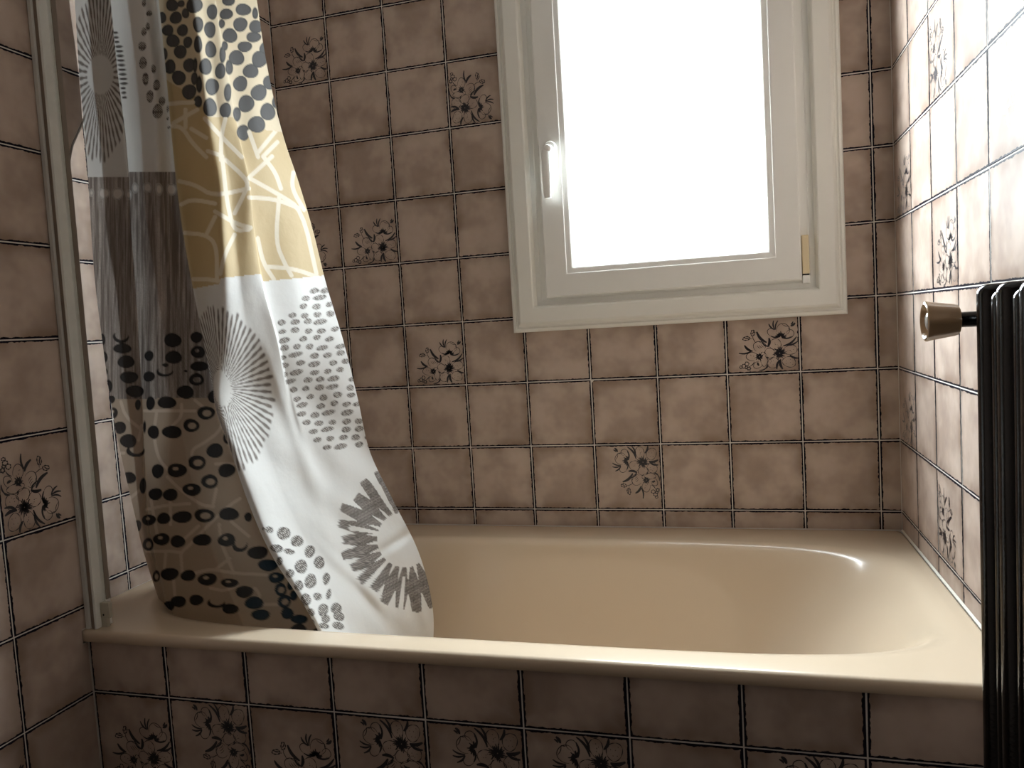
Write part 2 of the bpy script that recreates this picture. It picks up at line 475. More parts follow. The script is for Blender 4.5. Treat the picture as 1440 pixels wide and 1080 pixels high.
# left wall with its arched recess over the bath's end
AY0, AY1, ASP, AR = -0.692, -0.048, 0.655, 0.322     # jambs, springing height, radius
AC = (AY0 + AY1) / 2
NSEG = 14
ARC = [(AC - AR * math.cos(math.pi * k / NSEG), ASP + AR * math.sin(math.pi * k / NSEG)) for k in range(NSEG + 1)]
m = MB()
xw = -REC
m.box(-0.25, xw, YF - 0.2, -0.7455, 0, HC)
m.box(-0.25, xw, -0.7455, -0.70, 0, ZO - 0.0545)
m.box(-0.0945, xw, -0.7455, AY0, ZO + RIM_F + 0.001, HC)
m.box(-0.0945, xw, AY1, REC, ZO + RIM_B + 0.001, HC)
for k in range(NSEG):
    (ya, za), (yb, zb) = ARC[k], ARC[k + 1]
    za += ZO; zb += ZO
    m.add([(-0.0945, ya, za), (-0.0945, yb, zb), (-0.0945, yb, HC), (-0.0945, ya, HC), (xw, ya, za), (xw, yb, zb), (xw, yb, HC), (xw, ya, HC)],
          [(0, 3, 2, 1), (4, 5, 6, 7), (0, 1, 5, 4), (1, 2, 6, 5), (2, 3, 7, 6), (3, 0, 4, 7)])
m.box(-0.25, -0.094 - REC, -0.7455, REC, 0, HC)
wall_left = tag(m.build('wall_left', M_GROUT), kind='structure')
def low(y):
    if y <= AY0 or y >= AY1: return -9.0
    for k in range(NSEG):
        (ya, za), (yb, zb) = ARC[k], ARC[k + 1]
        if ya <= y <= yb: return za + (zb - za) * (y - ya) / max(1e-9, yb - ya) + 0.002
    return -9.0
ubl = sorted([-0.716 + P * k for k in range(-10, 5)] + [0.0])
ubl[0] = YF
fl_left = {}
for i, j, u0, u1, v0, v1, cu, cv in grid(ubl, rows_full(0.008)):
    if i == len(ubl) - 2: cu = ubl[i]
    row = j - 3
    poly = None
    if u0 > -0.76 and v1 < RIM_F + 0.012: 
        if u0 > -0.745: continue
    v0b = v0
    if u1 > -0.742 and v0 < RIM_F + 0.003:
        v0b = RIM_F + 0.003
    if u1 <= AY0:
        if u1 > -0.742 and v1 < RIM_F: poly = rect(u0, -0.733 if v1 < -0.07 else -0.7425, v0, v1)
        elif u1 > -0.742 and v0 < RIM_F: poly = [(u0, v0), (-0.733, v0), (-0.733, -0.0555), (-0.7425, -0.0555), (-0.7425, v0b), (u1, v0b), (u1, v1), (u0, v1)]
        else: poly = rect(u0, u1, v0b, v1)
    else:
        ys = sorted({u0, u1} | {a[0] for a in ARC if u0 < a[0] < u1} | {u0 + (u1 - u0) * k / 24 for k in range(25)} |
                    {y for y in (AY0 - 1e-5, AY0 + 1e-5, AY1 - 1e-5, AY1 + 1e-5) if u0 < y < u1})
        keep = [(y, max(v0b, low(y))) for y in ys if low(y) < v1 - 0.003]
        if len(keep) >= 2 and keep[-1][0] - keep[0][0] > 0.008:
            runs = [[keep[0]]]
            idx = {y: n for n, y in enumerate(ys)}
            for a in keep[1:]:
                if idx[a[0]] - idx[runs[-1][-1][0]] == 1: runs[-1].append(a)
                else: runs.append([a])
            for r in runs:
                if len(r) < 2 or r[-1][0] - r[0][0] < 0.008: continue
                simp = [r[0]]
                for n in range(1, len(r) - 1):
                    a, b, c = simp[-1], r[n], r[n + 1]
                    if abs((b[0] - a[0]) * (c[1] - a[1]) - (b[1] - a[1]) * (c[0] - a[0])) > 2e-7: simp.append(b)
                simp.append(r[-1])
                pl_ = simp + [(r[-1][0], v1), (r[0][0], v1)]
                place_tile(wall_left, 'left', pl_, (cu, cv))
        continue
    t = place_tile(wall_left, 'left', poly, (cu, cv))
    if len(poly) == 4 and (u1 - u0) > 0.14:
        cen = ((u0 + u1) / 2, (v0 + v1) / 2)
        for fy, fz, k in ((-0.792, 0.236, 3), (-0.944, -0.22, 0), (-1.25, 0.39, 1), (-1.1, 0.84, 0)):
            if abs(cen[0] - fy) < P / 2 and abs(cen[1] - fz) < P / 2: add_flower(t, k)
# tiles on the back of the recess
ubn = [-0.74] + [-0.681 + P * k for k in range(0, 5)] + [-0.004]
ubn = [u for u in ubn]
for i, j, u0, u1, v0, v1, cu, cv in grid(ubn, [RIM_B + 0.002] + [P * k for k in range(0, 7)]):
    if j == 0: cv = v1 + GAP / 2 - P
    place_tile(wall_left, 'niche', rect(u0, u1, v0, v1), (cu, cv))
# grey edging strip round the arch
m = MB()
pts = [(AY0, RIM_F + 0.004)] + ARC + [(AY1, RIM_F + 0.004)]
ring = []
for k, (y, z) in enumerate(pts):
    if k == 0 or k == len(pts) - 1: n_ = (1.0 if k == 0 else -1.0, 0.0)
    else:
        d = Vector((AC - y, ASP - z)); d = d.normalized(); n_ = (d.x, d.y)
    ring.append([(-0.012, y - n_[0] * 0.0005, z + ZO - n_[1] * 0.0005), (0.0012, y - n_[0] * 0.0005, z + ZO - n_[1] * 0.0005),
                 (0.0012, y + n_[0] * 0.0025, z + ZO + n_[1] * 0.0025), (-0.012, y + n_[0] * 0.0025, z + ZO + n_[1] * 0.0025)])
vs = [v for r in ring for v in r]; fs = []
for k in range(len(ring) - 1):
    for q in range(4):
        fs.append((k * 4 + q, k * 4 + (q + 1) % 4, (k + 1) * 4 + (q + 1) % 4, (k + 1) * 4 + q))
fs += [(0, 1, 2, 3), tuple(len(vs) - 4 + q for q in (3, 2, 1, 0))]
m.add(vs, fs)
M_TRIM = plain('grey_tile_edging', (150, 140, 132), 0.5, 0.4)
m.build('edging_strip', M_TRIM, wall_left)

# tiled front of the bath
m = MB(); m.box(0.0, XR, -0.732 + REC, -0.715, 0, ZO - 0.0485)
wall_tub = tag(m.build('wall_bath_front', M_GROUT), kind='structure')
uba = [0.001 + 0.15295 * k for k in range(0, 10)] + [XR]
zt = -0.0485; zb = -0.1425
vba = [-ZO, zb - 2 * P - 0.0, zb - P, zb, zt]
vba[0] = -ZO + 0.001
fl_apron = {0: 0, 1: 1, 2: 0, 3: 1, 4: 1, 5: 1, 6: 0, 7: 1, 8: 0}
for i, j, u0, u1, v0, v1, cu, cv in grid(uba, vba):
    if i == len(uba) - 2: cu = uba[i]
    if j == 0: cv = v1 + GAP / 2 - P
    t = place_tile(wall_tub, 'front', rect(u0, u1, v0, v1), (cu, cv))
    if j == 2 and i in fl_apron: add_flower(t, fl_apron[i])

# ------------------------------------------------------------------ bathtub
def build_tub():
    root = empty('bathtub', (0.66, -0.37, 0.0))
    tag(root, 'long biscuit coloured enamel bathtub with rounded basin behind the tiled front', 'bathtub')
    X0, X1, Y0, Y1 = -0.0925, XR - 0.001, -0.741, -0.0005
    cx, cy = 0.668, -0.3985
    n = 176
    angs = [2 * math.pi * k / n for k in range(n)]
    corners = [math.atan2(b - cy, a - cx) % (2 * math.pi) for a in (X0, X1) for b in (Y0, Y1)]
    for c in corners:
        k = min(range(n), key=lambda q: abs(angs[q] - c)); angs[k] = c
    def rect_loop(inset, z):
        o = []
        x0, x1, y0, y1 = X0 + inset, X1 - inset, Y0 + inset, Y1 - inset
        for a in angs:
            dx, dy = math.cos(a), math.sin(a)
            t = min((x1 - cx) / dx if dx > 1e-9 else 9e9, (x0 - cx) / dx if dx < -1e-9 else 9e9,
                    (y1 - cy) / dy if dy > 1e-9 else 9e9, (y0 - cy) / dy if dy < -1e-9 else 9e9)
            x, y = cx + dx * t, cy + dy * t
            o.append((x, y, z + ZO + rim_at(y)))
        return o
    def sup(axr, axl, by, e, z, flat=0.0, cxo=0.0, byn=None):
        o = []
        for a in angs:
            dx, dy = math.cos(a), math.sin(a)
            ax = axr if dx > 0 else axl
            b_ = by if dy > 0 or byn is None else byn
            ca, sa = abs(dx) / ax, abs(dy) / b_
            t = (ca ** e + sa ** e) ** (-1 / e)
            x, y = cx + cxo + dx * t, cy + dy * t
            zz = z if flat else z + rim_at(y)
            o.append((x, y, zz + ZO))
        return o
    loops = [rect_loop(0.004, -0.0205), rect_loop(0.0, -0.0155), rect_loop(0.0, -0.007), rect_loop(0.002, -0.003), rect_loop(0.0055, -0.0003), rect_loop(0.0085, 0.0), rect_loop(0.022, 0.0004)]
    # basin edge, rolled over
    A, B = 0.702, 0.283
    loops += [sup(A + 0.012, A - 0.02, B + 0.012, 5.0, 0.0), sup(A, A - 0.03, B + 0.002, 4.8, -0.0016), sup(A - 0.010, A - 0.038, B - 0.005, 4.6, -0.006),
              sup(A - 0.020, A - 0.043, B - 0.009, 4.4, -0.014), sup(A - 0.036, A - 0.047, B - 0.013, 4.1, -0.030),
              sup(A - 0.075, A - 0.055, B - 0.020, 3.7, -0.075), sup(A - 0.155, A - 0.07, B - 0.034, 3.4, -0.17),
              sup(A - 0.235, A - 0.09, B - 0.052, 3.1, -0.28), sup(A - 0.275, A - 0.11, B - 0.075, 3.0, -0.335),
              sup(A - 0.33, A - 0.15, B - 0.115, 2.8, -0.372), sup(A - 0.42, A - 0.25, B - 0.18, 2.6, -0.385), sup(0.10, 0.12, 0.04, 2.2, -0.389)]
    vs = [v for l in loops for v in l]
    fs = []
    for i in range(len(loops) - 1):
        for k in range(n):
            k2 = (k + 1) % n
            fs.append((i * n + k, i * n + k2, (i + 1) * n + k2, (i + 1) * n + k))
    fs.append(tuple((len(loops) - 1) * n + k for k in range(n)))
    mb = MB(); mb.v = [(x - 0.66, y + 0.37, z) for x, y, z in vs]; mb.f = fs
    o = mb.build('shell', M_TUB, root, smooth=True)
    o.data.set_sharp_from_angle(angle=math.radians(60))
    # drain at the far left of the floor
    mb = MB(); a, b = lathe([(0, 0.032), (0.003, 0.034), (0.005, 0.03), (0.004, 0.012)], (0.16 - 0.66, -0.398 + 0.37, ZO - 0.4275), (0, 0, 1), 24); mb.add(a, b)
    mb.build('drain', M_CHROME, root, smooth=True)
    # silicone joint along the right wall
    mb = MB()
    mb.add([(XR - 0.66 - 0.0005, -0.735 + 0.37, ZO + RIM_F + 0.0005), (XR - 0.66 - 0.0005, 0.366, ZO + RIM_B + 0.0005), (XR - 0.66 - 0.0035, 0.366, ZO + RIM_B + 0.0002), (XR - 0.66 - 0.0035, -0.735 + 0.37, ZO + RIM_F + 0.0002),
            (XR - 0.66 - 0.0005, -0.735 + 0.37, ZO + RIM_F + 0.0035), (XR - 0.66 - 0.0005, 0.366, ZO + RIM_B + 0.003)],
           [(0, 1, 2, 3), (0, 4, 5, 1), (3, 2, 5, 4), (0, 3, 4), (1, 5, 2)])
    mb.build('silicone_joint', M_SEAL, root)
    return root
build_tub()

# ------------------------------------------------------------------ window
def mitre(name, parent, R, profile, mat, sides='BTLR', smooth=False):
    """profile: (inset from R's outline, y); four mitred pieces"""
    x0, x1, z0, z1 = R
    for s in sides:
        va, vb_ = [], []
        for d, y in profile:
            xa, xb, za, zb_ = x0 + d, x1 - d, z0 + d + ZO, z1 - d + ZO
            if s == 'B': va.append((xa, y, za)); vb_.append((xb, y, za))
            if s == 'T': va.append((xa, y, zb_)); vb_.append((xb, y, zb_))
            if s == 'L': va.append((xa, y, za)); vb_.append((xa, y, zb_))
            if s == 'R': va.append((xb, y, za)); vb_.append((xb, y, zb_))
        n = len(profile)
        fs = [(i, (i + 1) % n, (i + 1) % n + n, i + n) for i in range(n)] + [tuple(range(n)), tuple(range(2 * n - 1, n - 1, -1))]
        m = MB(); m.add(va + vb_, fs)
        o = m.build(name, mat, parent)
window = empty('window_1', (0.947, 0.0, ZO + 0.42)); tag(window, kind='structure')
def wchild(o):
    return o
W = bpy.data.objects
before = set(W)
mitre('casing_board', None, CAS, [(0, -0.0005), (0, -0.013), (0.003, -0.018), (0.008, -0.0195), (0.0105, -0.0165), (0.0135, -0.0165), (0.0155, -0.021), (0.0185, -0.027),
                                  (0.023, -0.030), (0.053, -0.030), (0.056, -0.028), (0.060, -0.012), (0.060, -0.0005)], M_CASING)
FR = (CAS[0] + 0.042, CAS[1] - 0.042, CAS[2] + 0.043, CAS[3] - 0.043)
mitre('window_frame', None, FR, [(0, 0.06), (0, -0.0003), (0.014, -0.0003), (0.014, -0.010), (0.028, -0.010), (0.030, -0.008), (0.050, -0.008), (0.050, 0.06)], M_PVC)
SA = (0.672, 1.2225, 0.4985, 1.280)
mitre('sash_rail', None, SA, [(0, -0.0082), (0, -0.026), (0.003, -0.029), (0.047, -0.029), (0.0505, -0.0287), (0.0515, -0.0276), (0.0625, -0.0262), (0.0655, -0.0245), (0.0665, -0.0215), (0.0665, 0.024), (0.013, 0.024), (0.013, -0.0082)], M_PVC)
GI = (SA[0] + 0.0665, SA[1] - 0.0665, SA[2] + 0.0665, SA[3] - 0.0665)
m = MB(); m.box(GI[0] + 0.0002, GI[1] - 0.0002, 0.0162, 0.020, GI[2] + 0.0002 + ZO, GI[3] - 0.0002 + ZO); m.build('glass_pane', M_GLASS)
# handle
hx, hz = 0.7005, 0.808 + ZO
hroot_m = MB()
def stadium(cx, cz, w, h, y0, y1, n=12):
    r = w / 2; pts = []
    for k in range(n + 1):
        a = math.pi * k / n; pts.append((cx + r * math.cos(a), cz + h / 2 - r + r * math.sin(a)))
    for k in range(n + 1):
        a = math.pi + math.pi * k / n; pts.append((cx + r * math.cos(a), cz - h / 2 + r + r * math.sin(a)))
    N_ = len(pts)
    sc = 0.86
    vs = [(x, y0, z) for x, z in pts] + [(x, y1 + 0.002, z) for x, z in pts] + [(cx + (x - cx) * sc, y1, cz + (z - cz) * (1 - (1 - sc) * w / h)) for x, z in pts]
    fs = [tuple(range(N_)), tuple(range(3 * N_ - 1, 2 * N_ - 1, -1))]
    for q in range(2):
        for k in range(N_):
            k2 = (k + 1) % N_; fs.append((q * N_ + k, q * N_ + k2, (q + 1) * N_ + k2, (q + 1) * N_ + k))
    return vs, fs
a, b = stadium(hx + 0.0015, hz + 0.003, 0.028, 0.068, -0.0292, -0.040); hroot_m.add(a, b)
handle = hroot_m.build('handle', M_PVC, None, smooth=True)
m = MB()
a, b = lathe([(0, 0.0105), (0.016, 0.0105), (0.020, 0.0085), (0.022, 0.004)], (hx, -0.039, hz + 0.016), (0, -1, 0), 20); m.add(a, b)
ks = [(0.016, 0.0100, 0.0075, -0.052), (0.000, 0.0102, 0.0070, -0.058), (-0.02, 0.0104, 0.0065, -0.062), (-0.05, 0.0098, 0.0058, -0.063), (-0.080, 0.0088, 0.005, -0.061), (-0.0915, 0.0075, 0.004, -0.059)]
vs, fs = [], []
for dz, hw, hd, yy in ks:
    for q in range(12):
        th = 2 * math.pi * q / 12
        vs.append((hx - 0.004 + (0.0105 - hw) * -0.3 + hw * math.copysign(abs(math.cos(th)) ** 0.7, math.cos(th)), yy + hd * math.copysign(abs(math.sin(th)) ** 0.7, math.sin(th)), hz + dz))
for i in range(len(ks) - 1):
    for q in range(12):
        q2 = (q + 1) % 12; fs.append((i * 12 + q, i * 12 + q2, (i + 1) * 12 + q2, (i + 1) * 12 + q))
fs += [tuple(range(12)), tuple(range(len(vs) - 1, len(vs) - 13, -1))]
m.add(vs, fs)
lever = m.build('lever', M_PVC, handle, smooth=True)
# hinge cover, lower right
m = MB(); m.box(1.2245, 1.2385, -0.022, -0.0082, 0.511 + ZO, 0.592 + ZO)
hinge = m.build('hinge', M_HINGE, None, bevel=0.002)
m = MB(); m.box(1.2240, 1.2395, -0.023, -0.0082, 0.4905 + ZO, 0.508 + ZO); m.build('hinge_foot', M_PVC, hinge, bevel=0.002)
m = MB(); m.box(1.2250, 1.2380, -0.020, -0.0085, 0.5078 + ZO, 0.5112 + ZO); m.build('hinge_gap', M_RUBBER, hinge)
for o in set(W) - before:
    if o.parent is None:
        o.parent = window
        o.matrix_parent_inverse = Matrix.Translation(window.location).inverted()

# ------------------------------------------------------------------ shower screen profile on the left wall
def build_rail():
    root = empty('wall_profile', (0.0, -0.718, ZO + RIM_F))
    tag(root, 'tall aluminium shower screen profile screwed upright to the left wall', 'screen profile')
    def ext(name, sec, z0, z1, mat, bevel=0.0):
        n = len(sec)
        m = MB(); m.add([(x, y, z0) for x, y in sec] + [(x, y, z1) for x, y in sec],
                        [(i, (i + 1) % n, (i + 1) % n + n, i + n) for i in range(n)] + [tuple(range(n)), tuple(range(2 * n - 1, n - 1, -1))])
        return m.build(name, mat, root)
    top = 1.35
    # section in (x, y - root y): open channel, ribs towards the room
    s = [(0.0008, -0.0165), (0.0075, -0.0165), (0.0095, -0.0140), (0.0095, -0.0115), (0.0175, -0.0115), (0.0175, -0.0150), (0.0195, -0.0165), (0.0225, -0.0150),
         (0.0225, -0.0060), (0.0212, -0.0050), (0.0212, 0.0030), (0.0235, 0.0042), (0.0262, 0.0042), (0.0262, 0.0150), (0.0008, 0.0150)]
    ext('channel', s, 0.001, top, M_ALU)
    ext('groove_reflection', [(0.0097, -0.0138), (0.0173, -0.0138), (0.0173, -0.0117), (0.0097, -0.0117)], 0.002, top - 0.002, M_ALU_IN)  # thin filler in the groove, coloured as its brown reflection
    ext('sliding_strip', [(0.0264, 0.0050), (0.0282, 0.0050), (0.0282, 0.0142), (0.0264, 0.0142)], 0.046, top - 0.01, M_ALU_IN)
    m = MB(); m.box(0.0215, 0.0395, -0.0040, 0.0040, 0.016, 0.043); m.box(0.0215, 0.0330, -0.0036, 0.0036, 0.0005, 0.016)
    c = m.build('end_clip', M_CLIP, root, bevel=0.0008)
    m = MB(); a, b = lathe([(0, 0.0016), (0.0006, 0.0016)], (0.0275, -0.0039, 0.022), (0, -1, 0), 12); m.add(a, b); m.build('screw', M_RUBBER, c)
    root.rotation_euler = (-0.010, 0, 0)
build_rail()

# ------------------------------------------------------------------ radiator
def build_radiator():
    XF, Y0, n = 1.285, -0.987, 12
    pitch = 0.0535
    root = empty('radiator', (XF + 0.045, Y0 - pitch * n / 2, 0.16))
    tag(root, 'black enamelled column radiator hung on the right wall', 'radiator')
    ox, oy, oz = root.location
    zt_, zb_ = ZO + 0.4505, 0.16
    def column(y0, wd, xf, xb, zb, zt, name):
        """upright flat column: rounded nose in plan, rounded top corner"""
        r = wd / 2
        sec = [(xb, y0), (xf + r, y0)]
        for k in range(1, 8):
            a = math.pi / 2 + math.pi * k / 8
            sec.append((xf + r + r * math.cos(a), y0 - r + r * math.sin(a)))
        sec += [(xf + r, y0 - wd), (xb, y0 - wd)]
        L = []
        R_ = 0.009
        for k in range(0, 7):                 # bottom end, rounded over
            a = math.pi / 2 * k / 6; L.append((zb + R_ - R_ * math.sin(a + 0) if False else zb + R_ * (1 - math.sin(a)), R_ * (1 - math.cos(a))))
        L = [(zb + R_ * (1 - math.cos(math.pi / 2 * k / 6)), R_ * (1 - math.sin(math.pi / 2 * k / 6))) for k in range(7)]
        L += [(zt - R_ * (1 - math.cos(math.pi / 2 * (6 - k) / 6)), R_ * (1 - math.sin(math.pi / 2 * (6 - k) / 6))) for k in range(7)]
        vs, fs = [], []
        m_ = len(sec)
        for z, ins in L:
            for x, y in sec:
                k = ins / 0.05
                yc = y0 - r
                vs.append((max(x, xf) + ins * (1 if x < xb - 1e-6 else -1) * (xb - x if x < xb - 1e-6 else 1.0) / (xb - xf if x < xb - 1e-6 else 1.0) - ox,
                           yc + (y - yc) * (1 - ins / R_ * 0.45) - oy, z - oz))
        for i in range(len(L) - 1):
            for k in range(m_):
                k2 = (k + 1) % m_; fs.append((i * m_ + k, i * m_ + k2, (i + 1) * m_ + k2, (i + 1) * m_ + k))
        fs += [tuple(range(m_)), tuple(range(len(vs) - 1, len(vs) - 1 - m_, -1))]
        mb = MB(); mb.add(vs, fs)
        return mb.build(name, M_BLACK, root, smooth=True)
    protoA = column(Y0, 0.0275, XF, XF + 0.085, zb_, zt_, 'column')
    protoB = column(Y0 - 0.0300, 0.020, XF + 0.004, XF + 0.083, zb_ + 0.004, zt_ - 0.0055, 'web_column')
    for k in range(1, n):
        for pr in (protoA, protoB):
            c = pr.copy(); COL.objects.link(c); c.parent = root; c.location = pr.location + Vector((0, -pitch * k, 0))
    for z in (0.24, zt_ - 0.05):             # headers joining the columns
        mb = MB(); a, b = lathe([(0, 0.019), (pitch * n - 0.01, 0.019)], (XF + 0.045 - ox, Y0 - 0.008 - oy, z - oz), (0, -1, 0), 20); mb.add(a, b)
        mb.build('header_pipe', M_BLACK, root, smooth=True)
    for y in (Y0 - 0.12, Y0 - 0.6):
        for z in (0.3, zt_ - 0.12):
            mb = MB(); mb.box(XF + 0.07 - ox, XR - 0.0005 - ox, y - 0.012 - oy, y + 0.012 - oy, z - oz, z + 0.03 - oz); mb.build('wall_bracket', M_BLACK, root)
    # valve at the far end, its spindle pointing into the room
    vy, vz = Y0 + 0.024, ZO + 0.4195
    mb = MB(); a, b = lathe([(0, 0.011), (0.026, 0.011)], (XF + 0.045 - ox, Y0 + 0.024 - oy, vz - oz), (0, -1, 0), 16); mb.add(a, b)
    a, b = lathe([(0, 0.0155), (0.03, 0.0155)], (XF + 0.060 - ox, vy - oy, vz - oz), (-1, 0, 0), 20); mb.add(a, b)
    a, b = lathe([(0, 0.009), (vz - 0.002, 0.009)], (XF + 0.045 - ox, vy - oy, vz - oz), (0, 0, -1), 14); mb.add(a, b)
    a, b = lathe([(0, 0.0072), (0.05, 0.0072), (0.05, 0.008), (0.054, 0.008)], (XF + 0.045 - ox, vy - oy, vz - oz), (-1, 0, 0), 18); mb.add(a, b)
    valve = mb.build('valve', M_BLACK, root, smooth=True)
    # tapered, faintly fluted hand knob
    kx = XF - 0.0045
    vs, fs = [], []
    n_ = 64
    prof = [(0.0, 0.0100), (0.0012, 0.0136), (0.004, 0.0144), (0.024, 0.0176), (0.0275, 0.0184), (0.0290, 0.0180), (0.0297, 0.0162), (0.0290, 0.0148), (0.0255, 0.0130), (0.0245, 0.004)]
    for t, r in prof:
        for k in range(n_):
            th = 2 * math.pi * k / n_
            rr = r * (1 + (0.028 * math.cos(8 * th) if 0.001 < t < 0.0296 and r > 0.0135 else 0))
            vs.append((kx - t - ox, vy + rr * math.cos(th) - oy, vz + rr * math.sin(th) - oz))
    for i in range(len(prof) - 1):
        for k in range(n_):
            k2 = (k + 1) % n_; fs.append((i * n_ + k, i * n_ + k2, (i + 1) * n_ + k2, (i + 1) * n_ + k))
    fs += [tuple(range(n_)), tuple(range(len(vs) - 1, len(vs) - 1 - n_, -1))]
    mb = MB(); mb.add(vs, fs); knob = mb.build('knob', M_KNOB, valve, smooth=True)
    knob['label'] = 'tan plastic tapered hand knob'
    mb = MB(); a, b = lathe([(0, 0.0085), (0.002, 0.0085), (0.0032, 0.006), (0.0034, 0.002)], (kx - 0.0245 - ox, vy - oy, vz - oz), (-1, 0, 0), 20); mb.add(a, b)
    c = mb.build('knob_cap', M_KNOBCAP, valve, smooth=True)
build_radiator()

# ------------------------------------------------------------------ shower curtain
ROWS = np.array([-330, 0, 100, 200, 250, 320, 400, 480, 560, 640, 700, 780, 860, 960], float)
CX = np.array([
    [68, 105, 111, 120, 124, 128, 134, 144, 155, 170, 184, 203, 229, 262],     # left hem
    [95, 132, 140, 150, 154, 157, 164, 171, 179, 187, 194, 207, 233, 266],
    [115, 155, 165, 177, 181, 184, 190, 195, 200, 202, 204, 213, 238, 270],    # first ridge
    [111, 151, 161, 172, 176, 180, 187, 193, 199, 203, 206, 218, 244, 275],    # valley behind it
    [165, 201, 213, 218, 220, 224, 232, 240, 250, 262, 275, 300, 335, 370],    # low ridge
    [185, 223, 233, 242, 247, 256, 270, 286, 303, 330, 351, 386, 437, 486],    # seam between the two print columns (valley)
    [225, 264, 276, 289, 297, 303, 309, 308, 301, 327, 347, 382, 433, 482],    # front ridge
    [247, 284, 300, 315, 324, 330, 340, 350, 358, 380, 402, 442, 483, 522],
    [268, 303, 320, 338, 350, 357, 369, 390, 408, 432, 456, 498, 530, 560],    # bright ridge
    [266, 301, 318, 336, 349, 357, 371, 393, 412, 437, 462, 504, 536, 566],    # valley
    [305, 333, 348, 371, 386, 400, 417, 440, 459, 481, 508, 548, 574, 592],
    [322, 361, 377, 401, 418, 439, 459, 483, 503, 522, 551, 590, 609, 604],    # right hem
], float)
CY = np.array([
    [-.630, -.630, -.630, -.630, -.630, -.630, -.628, -.626, -.624, -.622, -.620, -.615, -.608, -.600],
    [-.650, -.652, -.652, -.652, -.652, -.650, -.648, -.645, -.640, -.636, -.630, -.622, -.612, -.605],
    [-.655, -.660, -.660, -.660, -.660, -.658, -.655, -.652, -.650, -.645, -.638, -.628, -.615, -.608],
    [-.625, -.625, -.625, -.625, -.625, -.626, -.627, -.627, -.626, -.624, -.620, -.616, -.610, -.604],
    [-.645, -.645, -.645, -.645, -.645, -.643, -.640, -.636, -.632, -.628, -.624, -.618, -.612, -.606],
    [-.610, -.608, -.608, -.608, -.608, -.606, -.604, -.600, -.596, -.594, -.592, -.590, -.590, -.590],
    [-.665, -.668, -.668, -.668, -.668, -.668, -.668, -.666, -.664, -.660, -.656, -.650, -.642, -.632],
    [-.640, -.640, -.640, -.640, -.640, -.638, -.634, -.628, -.620, -.610, -.600, -.588, -.575, -.560],
    [-.615, -.612, -.612, -.612, -.610, -.606, -.600, -.592, -.580, -.562, -.545, -.525, -.505, -.485],
    [-.600, -.595, -.592, -.590, -.588, -.584, -.578, -.570, -.560, -.548, -.534, -.516, -.498, -.480],
    [-.585, -.578, -.572, -.566, -.560, -.552, -.542, -.530, -.518, -.506, -.494, -.478, -.465, -.452],
    [-.560, -.545, -.535, -.525, -.518, -.508, -.496, -.484, -.472, -.462, -.452, -.444, -.438, -.430],
], float)
CX[8, 8:] -= np.array([4, 10, 14, 16, 14, 12]); CX[9, 8:] += np.array([2, 6, 10, 12, 10, 8])     # the bright fold flattens out lower down
CY[11] = [-.54, -.508, -.492, -.474, -.464, -.452, -.436, -.420, -.398, -.366, -.334, -.292, -.265, -.245]
CY[10] = CY[9] * 0.52 + CY[11] * 0.48
CY[:5, 8:] += np.array([.006, .020, .030, .035, .034, .028])
CY[5, 8:] = [-.565, -.49, -.43, -.385, -.365, -.355]       # deep unseen fold behind the white front, added to shade the recess       # lower down the shaded part hangs further in
for _r in range(7, len(ROWS)):            # below the middle the cloth sweeps evenly back into the bath
    _k = min(1.0, (ROWS[_r] - 400) / 160)
    for _c in (7, 8, 9, 10):
        _t = (CX[_c, _r] - CX[6, _r]) / (CX[11, _r] - CX[6, _r])
        CY[_c, _r] = CY[_c, _r] * (1 - _k) + _k * (CY[6, _r] + (CY[11, _r] - CY[6, _r]) * _t)
S_SEAM = 5.0

def smooth_rows(tab, yq):
    """cubic Hermite through the row table"""
    out = np.zeros((tab.shape[0], len(yq)))
    h = np.diff(ROWS)
    k = np.clip(np.searchsorted(ROWS, yq, 'right') - 1, 0, len(ROWS) - 2)
    t = (yq - ROWS[k]) / h[k]
    for i in range(tab.shape[0]):
        v = tab[i]; d = np.diff(v) / h
        mm = np.empty(len(v)); mm[0] = d[0]; mm[-1] = d[-1]
        mm[1:-1] = (d[:-1] * h[1:] + d[1:] * h[:-1]) / (h[1:] + h[:-1])
        out[i] = ((2*t**3 - 3*t**2 + 1) * v[k] + (t**3 - 2*t**2 + t) * h[k] * mm[k] + (-2*t**3 + 3*t**2) * v[k+1] + (t**3 - t**2) * h[k] * mm[k+1])
    return out
def catmull(tab, s):
    n = tab.shape[0]
    k = np.clip(np.floor(s).astype(int), 0, n - 2); t = (s - k)[:, None]
    p0 = tab[np.maximum(k - 1, 0)]; p1 = tab[k]; p2 = tab[k + 1]; p3 = tab[np.minimum(k + 2, n - 1)]
    m1 = (p2 - p0) / 2; m2 = (p3 - p1) / 2
    # flatter tangents so that narrow folds do not overshoot
    lim = np.abs(p2 - p1) * 1.6 + 1e-6
    m1 = np.clip(m1, -lim, lim); m2 = np.clip(m2, -lim, lim)
    return ((2*t**3 - 3*t**2 + 1) * p1 + (t**3 - 2*t**2 + t) * m1 + (-2*t**3 + 3*t**2) * p2 + (t**3 - t**2) * m2)

